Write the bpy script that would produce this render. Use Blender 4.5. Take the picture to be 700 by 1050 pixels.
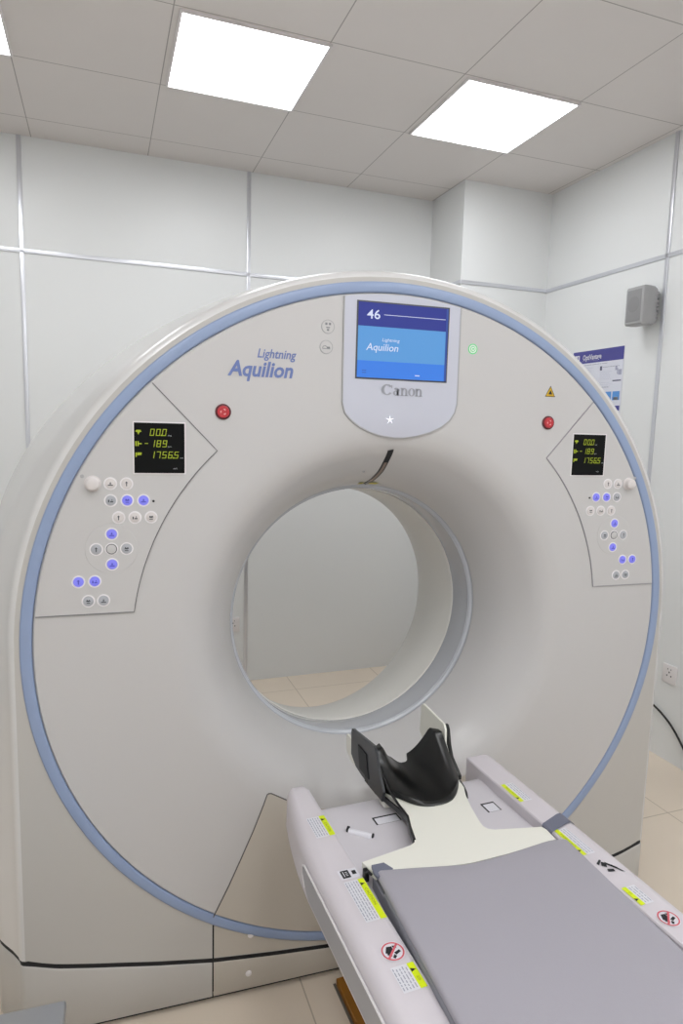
import bpy, bmesh, math, random
from mathutils import Vector, Matrix, geometry
random.seed(4)
PI = math.pi
for o in list(bpy.data.objects): bpy.data.objects.remove(o)
S = bpy.context.scene; C = S.collection

# ------------------------------------------------------------------ camera
HC = 1.082                                   # height of the bore centre above the floor
CAM = Vector((-0.69419, -1.72409, 0.57105 + HC)); YAW, PIT, ROL, FPX = 0.30677, -0.12544, 0.0265, 674.316
cy, sy, cp, sp, cr, sr = math.cos(YAW), math.sin(YAW), math.cos(PIT), math.sin(PIT), math.cos(ROL), math.sin(ROL)
fw = Vector((sy*cp, cy*cp, sp)); rt = Vector((cy, -sy, 0)); up = rt.cross(fw)
r2 = cr*rt + sr*up; u2 = -sr*rt + cr*up
cd = bpy.data.cameras.new('camera'); cam = bpy.data.objects.new('camera', cd); C.objects.link(cam)
m = Matrix((( r2.x, u2.x, -fw.x, CAM.x), (r2.y, u2.y, -fw.y, CAM.y), (r2.z, u2.z, -fw.z, CAM.z), (0, 0, 0, 1)))
cam.matrix_world = m
cd.sensor_fit = 'VERTICAL'; cd.sensor_height = 36; cd.sensor_width = 24; cd.lens = FPX*36/1050; cd.clip_start = .02
S.camera = cam
# ------------------------------------------------------------------ world, exposure
w = bpy.data.worlds.new('world'); S.world = w; w.use_nodes = True
w.node_tree.nodes['Background'].inputs[0].default_value = (.8, .85, .9, 1); w.node_tree.nodes['Background'].inputs[1].default_value = .3
S.view_settings.view_transform = 'Standard'; S.view_settings.look = 'None'
S.view_settings.exposure = 0.0; S.view_settings.gamma = 1; S.view_settings.use_curve_mapping = False
LIGHT_W = 9.3                                # emission strength of the ceiling panels

# ------------------------------------------------------------------ materials
def srgb(h):
    c = [int(h[i:i+2], 16)/255 for i in (0, 2, 4)]
    return tuple((x/12.92 if x <= .04045 else ((x+.055)/1.055)**2.4) for x in c) + (1,)
MATS = {}
def mat(name, col, rough=.5, metal=0, spec=.5, emit=None, es=0, coat=0, noise=0, nscale=30, bump=0, cr=.12):
    if name in MATS: return MATS[name]
    mt = bpy.data.materials.new(name); mt.use_nodes = True; nt = mt.node_tree; b = nt.nodes['Principled BSDF']
    c = srgb(col) if isinstance(col, str) else col
    b.inputs['Base Color'].default_value = c; b.inputs['Roughness'].default_value = rough
    b.inputs['Metallic'].default_value = metal; b.inputs['Specular IOR Level'].default_value = spec
    b.inputs['Coat Weight'].default_value = coat; b.inputs['Coat Roughness'].default_value = cr
    if emit:
        b.inputs['Emission Color'].default_value = srgb(emit); b.inputs['Emission Strength'].default_value = es
    if noise or bump:
        tc = nt.nodes.new('ShaderNodeTexCoord'); nz = nt.nodes.new('ShaderNodeTexNoise')
        nz.inputs['Scale'].default_value = nscale; nz.inputs['Detail'].default_value = 3
        nt.links.new(tc.outputs['Object'], nz.inputs['Vector'])
        if noise:
            mx = nt.nodes.new('ShaderNodeMixRGB'); mx.inputs[1].default_value = tuple(x*(1-noise) for x in c[:3])+(1,)
            mx.inputs[2].default_value = tuple(min(1, x*(1+noise)) for x in c[:3])+(1,)
            nt.links.new(nz.outputs['Fac'], mx.inputs[0]); nt.links.new(mx.outputs[0], b.inputs['Base Color'])
        if bump:
            bp = nt.nodes.new('ShaderNodeBump'); bp.inputs['Strength'].default_value = bump; bp.inputs['Distance'].default_value = .002
            nt.links.new(nz.outputs['Fac'], bp.inputs['Height']); nt.links.new(bp.outputs[0], b.inputs['Normal'])
    MATS[name] = mt; return mt

def grid_mat(name, col, line, step, u0, v0, width, rough, spec=.5, noise=.02, nscale=3):
    """tiles laid on a grid in the object's own x / y, with thin joints"""
    mt = mat(name, col, rough, spec=spec, noise=noise, nscale=nscale); nt = mt.node_tree; b = nt.nodes['Principled BSDF']
    tc = nt.nodes.new('ShaderNodeTexCoord'); sx = nt.nodes.new('ShaderNodeSeparateXYZ'); nt.links.new(tc.outputs['Object'], sx.inputs[0])
    outs = []
    def M(op, a, b_):
        n = nt.nodes.new('ShaderNodeMath'); n.operation = op
        for i, v in enumerate((a, b_)):
            if v is None: continue
            if isinstance(v, (int, float)): n.inputs[i].default_value = v
            else: nt.links.new(v, n.inputs[i])
        return n.outputs[0]
    for ax, o0 in ((0, u0), (1, v0)):
        x = M('DIVIDE', M('SUBTRACT', sx.outputs[ax], o0 - 100*step), step)
        fr = M('FRACT', x, None); d = M('ABSOLUTE', M('SUBTRACT', fr, .5), None)
        outs.append(M('GREATER_THAN', d, .5 - width/step/2))
    mk = M('MAXIMUM', outs[0], outs[1])
    prev = b.inputs['Base Color'].links[0].from_socket
    mx = nt.nodes.new('ShaderNodeMixRGB'); nt.links.new(mk, mx.inputs[0]); nt.links.new(prev, mx.inputs[1]); mx.inputs[2].default_value = srgb(line)
    nt.links.new(mx.outputs[0], b.inputs['Base Color'])
    return mt

M_wall = mat('wall_panel', 'e9ebeb', .38, noise=.01, nscale=1.5)
M_ceil = grid_mat('ceiling_tile', 'e3dedb', 'a8a29f', .6, -1.0962, .9577, .0045, .6)
M_floor = grid_mat('floor_tile', 'e6d8c6', 'c0b29f', .6, -.235, .37, .0045, .22, noise=.05, nscale=2.2)
M_alu = mat('aluminium', 'd8dae0', .3, metal=.7)
M_cover = mat('gantry_cover', 'c5c3c2', .33, coat=.2)
M_shell = mat('gantry_shell', 'd6d5d4', .3, coat=.8, cr=.25)  # base lightened to stand in for the highlight along the top
M_frame = mat('frame_cover', 'bdbab5', .35, coat=.1)
M_beige = mat('lower_cover', 'bdb6ab', .35, coat=.1)
M_blue = mat('blue_trim', '8fa0c0', .35, coat=.2)
M_dark = mat('dark_gap', '16171a', .7)
M_bore = mat('bore_liner', 'd9d7d1', .35, coat=.2)
M_win = mat('scan_window', 'a9abb0', .12, coat=.6)
M_lip = mat('bore_lip', 'b9bcc2', .25, coat=.4)
M_scrp = mat('screen_panel', 'c4c6d2', .25, coat=.4)
M_white = mat('white_plastic', 'e6e2e2', .35)
M_couch = mat('couch_plastic', 'd2ccd1', .33, coat=.15)
M_cgrey = mat('couch_inset_grey', 'a9a8ac', .4)
M_deck = mat('deck_plastic', 'd0ccd1', .4)
M_matt = mat('mattress_vinyl', 'a3a0a8', .55, bump=.15, nscale=400)
M_slate = mat('slate_fabric', '6d7080', .7)
M_cream = mat('cream_board', 'e7e6dc', .42, coat=.1)
M_black = mat('black_rubber', '060707', .3, coat=.1)
M_blackm = mat('black_matte', '14161a', .55)
M_dgrey = mat('dark_grey', '4a4d52', .5)
M_grey = mat('speaker_grey', 'a9a9aa', .5)
M_grille = mat('speaker_grille', '929293', .7, bump=.6, nscale=600)
M_red = mat('red_button', 'c3303a', .3, coat=.4)
M_redp = mat('red_print', 'd0606a', .5)
M_yel = mat('yellow_label', 'd9ea10', .45)
M_yel2 = mat('warning_yellow', 'c9a21a', .45)
M_lbl = mat('label_white', 'dddce2', .45)
M_txt = mat('print_grey', 'a3a5b2', .6)
M_ink = mat('print_black', '1a1b20', .6)
M_logo = mat('logo_blue', '6a7bb0', .45)
M_logo2 = mat('logo_grey', '9a9ca4', .45)
M_glass = mat('display_black', '08090a', .35, spec=.15)
M_seg = mat('segment_green', '303408', .5, emit='aabb1c', es=.8)
M_bbtn = mat('button_blue_lit', '7474b8', .3, emit='7070f0', es=.5)
M_gbtn = mat('button_grey', 'b2b4ba', .35, coat=.3)
M_wbtn = mat('button_white', 'd9d3d1', .35)
M_ring = mat('button_ring', 'efeced', .25)
M_grn = mat('green_led', '40a060', .3, emit='50c878', es=.55)
M_gls = mat('white_led', 'f4f4ff', .3, emit='ffffff', es=.8)
M_navy = mat('poster_navy', '4b4a94', .5)
M_poster = mat('poster_paper', 'dfe1ec', .5)
M_pblue = mat('poster_blue', '5f9be0', .5)
M_wood = mat('brown_wood', '9a6414', .5, noise=.25, nscale=14)
M_steel = mat('steel', 'b9bbbe', .3, metal=.8)
M_s1 = mat('screen_navy', '0c0e18', .25, spec=.2, emit='3a4292', es=.97)
M_s2 = mat('screen_sky', '0c0e18', .25, spec=.2, emit='629fdc', es=.97)
M_s3 = mat('screen_azure', '0c0e18', .25, spec=.2, emit='4684e6', es=.97)
M_sw = mat('screen_white', '404040', .3, emit='dde6ff', es=.85)
M_sg = mat('screen_mid', '101018', .3, emit='3050a8', es=.8)
M_lamp = mat('lamp_diffuser', 'ffffff', .4, emit='fafcff', es=LIGHT_W)

# ------------------------------------------------------------------ mesh helpers
class MB:
    def __init__(s): s.v = []; s.f = []; s.m = []
    def add(s, vs, fs, mi=0):
        o = len(s.v); s.v += [tuple(v) for v in vs]; s.f += [tuple(i+o for i in f) for f in fs]; s.m += [mi]*len(fs); return s
    def box(s, x0, x1, y0, y1, z0, z1, mi=0, X=None, bev=0):
        b = bmesh.new(); bmesh.ops.create_cube(b, size=1)
        for v in b.verts: v.co = Vector((x0+(v.co.x+.5)*(x1-x0), y0+(v.co.y+.5)*(y1-y0), z0+(v.co.z+.5)*(z1-z0)))
        if bev: bmesh.ops.bevel(b, geom=b.edges[:], offset=bev, segments=3, affect='EDGES', profile=.5)
        b.verts.index_update(); vs = [(X @ v.co) if X else v.co.copy() for v in b.verts]
        s.add(vs, [[v.index for v in f.verts] for f in b.faces], mi); b.free(); return s
    def grid(s, rows, mi=0, closed=False, cap=False):
        n = len(rows[0]); vs = [p for r in rows for p in r]; fs = []
        for i in range(len(rows)-1):
            for j in range(n if closed else n-1):
                k = (j+1) % n; fs.append((i*n+j, i*n+k, (i+1)*n+k, (i+1)*n+j))
        if cap: fs.append(tuple(range(n-1, -1, -1))); fs.append(tuple((len(rows)-1)*n+j for j in range(n)))
        return s.add(vs, fs, mi)
    def prism(s, pts, a, b, mi=0, place=None):
        """polygon pts (2-D) extruded from depth a to b; place maps (x,y,depth) to space"""
        P = place or (lambda x, y, d: (x, d, y)); n = len(pts)
        vs = [P(x, y, a) for x, y in pts]+[P(x, y, b) for x, y in pts]
        tri = geometry.tessellate_polygon([[Vector((x, y, 0)) for x, y in pts]])
        fs = [t for t in tri]+[tuple(i+n for i in reversed(t)) for t in tri]+[(i, (i+1) % n, n+(i+1) % n, n+i) for i in range(n)]
        return s.add(vs, fs, mi)
    def tube(s, path, r, mi=0, n=10):
        P = [Vector(p) for p in path]; rows = []; up_ = Vector((0.13, .2, 1)).normalized()
        for i, p in enumerate(P):
            t = (P[min(i+1, len(P)-1)]-P[max(i-1, 0)]).normalized(); a = t.cross(up_).normalized(); b = t.cross(a)
            rr = r[i] if isinstance(r, (list, tuple)) else r
            rows.append([p+rr*(math.cos(2*PI*k/n)*a+math.sin(2*PI*k/n)*b) for k in range(n)])
        return s.grid(rows, mi, closed=True, cap=True)
    def disc(s, x, z, prof, mi=0, n=28, y=0, X=None):
        """profile [(r, y)] turned round an axis along y at (x, z), closed by a cap at the last ring"""
        rows = [[Vector((x+r*math.cos(2*PI*k/n), y+yy, z+r*math.sin(2*PI*k/n))) for k in range(n)] for r, yy in prof]
        if X: rows = [[X @ p for p in r] for r in rows]
        o = len(rows)-1; s.grid(rows, mi, closed=True); s.add(rows[o], [tuple(range(n))], mi); return s
    def build(s, name, mats, parent=None, sharp=32, M=None, fix=True):
        me = bpy.data.meshes.new(name); me.from_pydata([Vector(v) for v in s.v], [], s.f)
        for m_ in (mats if isinstance(mats, (list, tuple)) else [mats]): me.materials.append(m_)
        me.polygons.foreach_set('material_index', s.m); me.update()
        b = bmesh.new(); b.from_mesh(me); bmesh.ops.remove_doubles(b, verts=b.verts, dist=1e-5)
        if fix: bmesh.ops.recalc_face_normals(b, faces=b.faces)
        for f in b.faces: f.smooth = True
        for e in b.edges:
            if len(e.link_faces) == 2 and e.calc_face_angle(0) > math.radians(sharp): e.smooth = False
            elif len(e.link_faces) > 2: e.smooth = False
        b.to_mesh(me); b.free()
        if M: me.transform(M)
        o = bpy.data.objects.new(name, me); C.objects.link(o)
        if parent: o.parent = parent
        return o
def empty(name, loc, rz=0, label=None, cat=None, group=None):
    o = bpy.data.objects.new(name, None); C.objects.link(o); o.location = loc; o.rotation_euler = (0, 0, rz); o.empty_display_size = .1
    tag(o, label, cat, group); return o
def tag(o, label=None, cat=None, group=None, kind=None):
    for k, v in (('label', label), ('category', cat), ('group', group), ('kind', kind)):
        if v: o[k] = v
    return o
def struct(o): o['kind'] = 'structure'; return o
TXT = {}
def text_mb(mb, txt, mi, place, w, h, shear=0, bold=0, depth=0):
    """flat lettering fitted into a w x h box; place maps (x, y) to space"""
    cu = bpy.data.curves.new('t', 'FONT'); cu.body = txt; cu.size = 1; cu.offset = bold; cu.resolution_u = 3
    ob = bpy.data.objects.new('t', cu); C.objects.link(ob); bpy.context.view_layer.update()
    me = bpy.data.meshes.new_from_object(ob.evaluated_get(bpy.context.evaluated_depsgraph_get()))
    vs = [(v.co.x, v.co.y) for v in me.vertices]; fs = [tuple(p.vertices) for p in me.polygons]
    bpy.data.objects.remove(ob); bpy.data.curves.remove(cu); bpy.data.meshes.remove(me)
    x0 = min(a for a, _ in vs); x1 = max(a for a, _ in vs); y1 = max(b for _, b in vs)
    kx = w/(x1-x0); ky = h/y1                      # h is the height of the capitals above the baseline
    mb.add([place((a-x0)*kx+shear*b*ky, b*ky) for a, b in vs], fs, mi); return mb
def seg7(mb, s, x, y, w, h, mi, place, lean=.16):
    on = {'0': 'abcdef', '1': 'bc', '5': 'acdfg', '6': 'acdefg', '7': 'abc', '8': 'abcdefg', '9': 'abcdfg', '-': 'g', ' ': ''}
    t = h*.13
    for ch in s:
        if ch == '.':
            mb.add([place(x-w*.05+lean*b+a, y+b) for a, b in ((-t*.8, 0), (t*.8, 0), (t*.8, t*1.4), (-t*.8, t*1.4))], [(0, 1, 2, 3)], mi); continue
        ww = w*.72
        R = {'a': (0, h-t, ww, h), 'g': (0, h/2-t/2, ww, h/2+t/2), 'd': (0, 0, ww, t), 'f': (0, h/2, t, h), 'b': (ww-t, h/2, ww, h), 'e': (0, 0, t, h/2), 'c': (ww-t, 0, ww, h/2)}
        for k in on[ch]:
            a0, b0, a1, b1 = R[k]; g = t*.12
            mb.add([place(x+a+lean*b, y+b) for a, b in ((a0+g, b0+g), (a1-g, b0+g), (a1-g, b1-g), (a0+g, b1-g))], [(0, 1, 2, 3)], mi)
        x += w
    return mb

# ------------------------------------------------------------------ ROOM (turned by TH against the scanner)
TH = 0.04314; RM = Matrix.Rotation(TH, 4, 'Z')
CH = 3.157; UL, UR, VB, VF = -3.0, 1.938, 2.397, -4.4
PU, PV = 1.308, 1.983; ZS = 2.566
def room(mb, name, mats, parent=None): 
    o = mb.build(name, mats, parent)
    if not parent: o.matrix_world = RM
    return o
struct(room(MB().box(UL, UR+.1, VF, VB+.1, -.1, 0), 'floor', M_floor))
struct(room(MB().box(UL, UR+.1, VF, VB+.1, CH, CH+.1), 'ceiling', M_ceil))
struct(room(MB().box(UL-.1, UR+.1, VB, VB+.1, 0, CH), 'wall_back', M_wall))
struct(room(MB().box(UR, UR+.1, VF, VB, 0, CH), 'wall_right', M_wall))
struct(room(MB().box(UL-.1, UL, VF, VB, 0, CH), 'wall_left', M_wall))
struct(room(MB().box(UL-.1, UR+.1, VF-.1, VF, 0, CH), 'wall_front', M_wall))
o = struct(room(MB().box(PU, UR, PV, VB, 0, CH), 'wall_pillar', M_wall))
tn = [0]
def trim(*a, **k):
    tn[0] += 1; b = MB().box(*a, bev=.0015); struct(room(b, 'trim_%d' % tn[0], M_alu))
T = .006; W = .0115
for u in (-2.4, -1.158, .083): trim(u-W, u+W, VB-T, VB, 0, CH)
trim(UL, PU, VB-T, VB, ZS-W, ZS+W)
trim(PU-T, PU, PV, VB-T, ZS-W, ZS+W); trim(PU, UR-T, PV-T, PV, ZS-W, ZS+W)
trim(UR-T, UR, VF, PV, ZS-W, ZS+W)
for v in (1.01, -.23, -1.47, -2.7): trim(UR-T, UR, v-W, v+W, 0, CH)
# shadow gap where panels meet the ceiling and the corners
# ceiling panels; the rows behind the camera are unseen, added for fill light
cells = [(-1.68, .96, 'left edge of the frame'), (-.48, .96, ''), (.72, .96, ''), (-1.68, -1.44, ''), (-.48, -1.44, ''), (.72, -1.44, ''), (-1.68, -2.64, ''), (.72, -2.64, ''), (-.48, -2.64, ''), (-1.68, -3.84, ''), (-.48, -3.84, ''), (.72, -3.84, '')]
lab = {0: 'square white ceiling light panel cut off by the left edge of the photo',
       1: 'lit square ceiling panel above the top left of the scanner, the larger in view',
       2: 'lit square ceiling panel nearer the pillar and the right wall'}
for i, (a, b_, _) in enumerate(cells):
    L = empty('ceiling_light', RM @ Vector((a+.3, b_+.3, CH-.006)), TH, lab.get(i, 'unseen ceiling light behind the camera, added for fill, %s' % {3: 'in the row overhead, nearest the left wall', 4: 'in the middle of the row overhead', 5: 'in the row overhead, nearest the right wall', 6: 'second row from the front wall, nearest the left wall', 7: 'second row from the front wall, nearest the right wall', 8: 'in the middle of the second row from the front wall', 9: 'in the rearmost row, nearest the left wall', 10: 'in the middle of the rearmost row', 11: 'in the rearmost row, nearest the right wall'}.get(i)), 'ceiling light', 'square ceiling light panels')
    f = MB()
    for x0, x1, y0, y1 in ((-.293, .293, -.293, -.283), (-.293, .293, .283, .293), (-.293, -.283, -.283, .283), (.283, .293, -.283, .283)): f.box(x0, x1, y0, y1, -.004, .006)
    f.build('frame', M_white, L)
    MB().box(-.283, .283, -.283, .283, -.001, .0055).build('diffuser', M_lamp, L)

# ------------------------------------------------------------------ CT GANTRY
G = empty('ct_gantry', (0, 0, 0), 0, 'large white ring-shaped medical scanner gantry with a blue trim ring and round bore', 'CT scanner')
NA = 160
def cz(x, y, z): return Vector((x, y, z+HC))
def funnel(r):
    P = [(.385, .30), (.405, .262), (.412, .235), (.418, .205), (.426, .172), (.441, .130), (.463, .089), (.487, .057), (.511, .031), (.535, .015), (.56, .006), (.59, .001), (.62, 0), (.66, 0), (2, 0)]
    for (a, ya), (b, yb) in zip(P, P[1:]):
        if r <= b:
            # monotone smooth interpolation
            i = [q[0] for q in P].index(a)
            def sl(j):
                if j <= 0 or j >= len(P)-1: return (P[min(j+1, len(P)-1)][1]-P[max(j-1, 0)][1])/(P[min(j+1, len(P)-1)][0]-P[max(j-1, 0)][0])
                d0 = (P[j][1]-P[j-1][1])/(P[j][0]-P[j-1][0]); d1 = (P[j+1][1]-P[j][1])/(P[j+1][0]-P[j][0])
                return 0 if d0*d1 <= 0 else 2*d0*d1/(d0+d1)
            h = b-a; t = max(0, (r-a)/h); m0, m1 = sl(i)*h, sl(i+1)*h
            return (2*t**3-3*t*t+1)*ya+(t**3-2*t*t+t)*m0+(-2*t**3+3*t*t)*yb+(t**3-t*t)*m1
    return 0
SX, SZ = -.042, -.060                        # the bore runs slightly askew to the face
def Fy(x, z):
    y = 0
    for _ in range(8): y = .5*y+.5*funnel(math.hypot(x-SX*max(0, y), z-SZ*max(0, y)))
    return -.004 + y
def lathe(prof, name, mt, parent=G, n=NA, sharp=32):
    prof = [(r+.055*max(0, y-.3), y) for r, y in prof]; rows = [[cz(r*math.cos(2*PI*k/n)+SX*max(0, y)-.115*max(0, y-.3), y, r*math.sin(2*PI*k/n)+SZ*max(0, y)-.055*max(0, y-.3)) for k in range(n)] for r, y in prof]
    return MB().grid(rows, 0, closed=True).build(name, mt, parent, sharp)
# face disc with its funnel
prof = [(.9405, .012), (.9405, .002), (.936, -.004)]
r = .93
while r > .415: prof.append((r, -.004+funnel(r))); r -= .004 if r < .62 else .03
prof.append((.413, -.004+funnel(.413)))
lathe(prof, 'front_cover', M_cover, sharp=25)
lathe([(.941, .01), (.941, -.001), (.9425, -.0035), (.946, -.005), (.965, -.005), (.9685, -.0035), (.970, 0), (.970, .01)], 'blue_trim_ring', M_blue, sharp=50)
lathe([(.413, .228), (.411, .2335), (.407, .236), (.4045, .2385), (.4045, .2425), (.4025, .2435)], 'bore_lip', M_lip)
lathe([(.4025, .2435), (.4015, .246), (.4015, .338), (.4025, .342)], 'scan_window', M_win)
pr = [(.4025, .342), (.399, .3435), (.397, .347), (.397, .46)]
for k in range(1, 17): a = k/16*PI/2*.9; pr.append((.397+.28*(1-math.cos(a)), .46+.36*math.sin(a)))
lathe(pr, 'bore_liner', M_bore)
# slot of the laser window on the funnel, twelve o'clock
STEP = [.02]
def strip_on_face(pts, wd, mb, mi=0, lift=.0008):
    """thin band lying on the face surface along pts (x,z)"""
    q = []
    for (x0, z0), (x1, z1) in zip(pts, pts[1:]):
        n = max(1, int(math.hypot(x1-x0, z1-z0)/STEP[0])); q += [(x0+(x1-x0)*k/n, z0+(z1-z0)*k/n) for k in range(n)]
    q.append(pts[-1]); rows = []
    for i, (x, z) in enumerate(q):
        a = q[max(0, i-1)]; b = q[min(len(q)-1, i+1)]; dx, dz = b[0]-a[0], b[1]-a[1]; L = math.hypot(dx, dz) or 1
        nx, nz = -dz/L, dx/L; w_ = (wd[i*len(wd)//len(q)] if isinstance(wd, list) else wd)/2
        rows.append([cz(x+nx*s*w_, Fy(x+nx*s*w_, z+nz*s*w_)-(lift if abs(s) < 1 else -.001), z+nz*s*w_) for s in (-1, -.98, 0, .98, 1)])
    mb.grid(rows, mi); return mb
STEP[0] = .003
mb = MB(); strip_on_face([(.0, .516), (.001, .512), (0, .48), (0, .45), (-.004, .42), (-.010, .403)], .017, mb, lift=.002)
mb.build('laser_window', M_blackm, G)
mb = MB(); strip_on_face([(0, .478), (0, .45), (-.004, .42), (-.009, .405)], .009, mb, lift=.003); mb.build('laser_glass', mat('laser_glass', '8a7a70', .1), G)
STEP[0] = .02
mb = MB()
for a0, a1 in ((-.06, -.025), (.025, .085)):
    rows = [[cz(rr*math.sin(a0+(a1-a0)*k/8)+SX*.22, funnel(rr)-.006, rr*math.cos(a0+(a1-a0)*k/8)+SZ*.22) for k in range(9)] for rr in (.4165, .424)]
    mb = MB(); mb.grid(rows); mb.build('laser_label', mat('laser_label', 'c9c01e', .5), G)
MB().disc(-.055, .45+HC, [(.004, 0), (.003, -.001)], y=Fy(-.055, .45)-.001).build('microphone_hole', M_grey, G)

# patches laid on the face
def patch(pts, name, mats, lift, parent=G, cell=.03, edge=.0012, y=None, mb=None, mi=0):
    pts = [Vector(p) for p in pts]; P = []
    for a, b in zip(pts, pts[1:]+pts[:1]):
        n = max(1, int((b-a).length/.02)); P += [a+(b-a)*k/n for k in range(n)]
    n = len(P); xs = [p.x for p in P]; ys = [p.y for p in P]; inner = []
    if cell:
        x = min(xs)+cell/2
        while x < max(xs):
            z = min(ys)+cell/2
            while z < max(ys):
                q = Vector((x, z)); ins = False
                for i in range(n):
                    a, b = P[i], P[i-1]
                    if (a.y > z) != (b.y > z) and x < (b.x-a.x)*(z-a.y)/(b.y-a.y)+a.x: ins = not ins
                if ins and min((q-p).length for p in P) > cell*.4: inner.append(q)
                z += cell
            x += cell
    vs, es, fs, *_ = geometry.delaunay_2d_cdt(P+inner, [], [list(range(n))], 1, 1e-6)
    f = (lambda v: Fy(v.x, v.y)) if y is None else (lambda v: y)
    mb2 = mb or MB()
    mb2.add([cz(v.x, f(v)-lift, v.y) for v in vs], fs, mi)
    mb2.add([cz(v.x, f(v)-lift, v.y) for v in P]+[cz(v.x, f(v)+.002, v.y) for v in P], [(i, (i+1) % n, n+(i+1) % n, n+i) for i in range(n)], mi)
    return mb2 if mb else mb2.build(name, mats, parent)
def arc(r, a0, a1, n): return [(r*math.cos(math.radians(a0+(a1-a0)*k/n)), r*math.sin(math.radians(a0+(a1-a0)*k/n))) for k in range(n+1)]

def groove(pts, name='seam', parent=G, wd=.0026, mt=mat('seam_grey', '5e5c5a', .6)):
    mb = MB(); strip_on_face(pts, wd, mb, lift=.0024); return mb.build(name, mt, parent)

# control panels, left and right of the bore
BT = [  # x, z, kind   (mirrored on the other side)
 (-.757, .422, 'w'), (-.719, .422, 'w'), (-.757, .380, 'g'), (-.718, .380, 'b'), (-.679, .380, 'b'),
 (-.739, .337, 'w'), (-.700, .337, 'w'), (-.661, .337, 'w'), (-.756, .296, 'b'), (-.793, .258, 'g'), (-.757, .258, 'c'),
 (-.721, .258, 'g'), (-.756, .219, 'b'), (-.836, .177, 'b'), (-.798, .177, 'b'), (-.814, .127, 'g'), (-.778, .127, 'g')]
def glyph(mb, x, z, y, kind, i):
    m_ = 2
    def q(pts): mb.add([cz(x+a, y, z+b) for a, b in pts], [tuple(range(len(pts)))], m_)
    s = .006
    if i % 4 == 0: q([(-s, -s*.8), (s, -s*.8), (s, -s*.4), (-s, -s*.4)]); q([(-s*.4, -s*.2), (s*.4, -s*.2), (0, s*.9)])
    elif i % 4 == 1: q([(-s*.2, -s), (s*.2, -s), (s*.2, s*.4), (-s*.2, s*.4)]); q([(-s*.6, s*.3), (s*.6, s*.3), (0, s)])
    elif i % 4 == 2: q([(-s, -s*.7), (-s*.5, -s*.7), (-s*.5, s*.4), (-s, s*.4)]); q([(-s*.2, -s*.7), (s, -s*.7), (s, -s*.2), (-s*.2, -s*.2)]); q([(s*.3, 0), (s*.8, 0), (s*.55, s*.8)])
    else: q([(-s*.9, 0), (-s*.5, s*.8), (0, s*.3), (s*.5, s*.8), (s*.9, 0), (0, -s*.2)]); q([(-s*.7, -s*.9), (s*.7, -s*.9), (s*.7, -s*.6), (-s*.7, -s*.6)])
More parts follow.
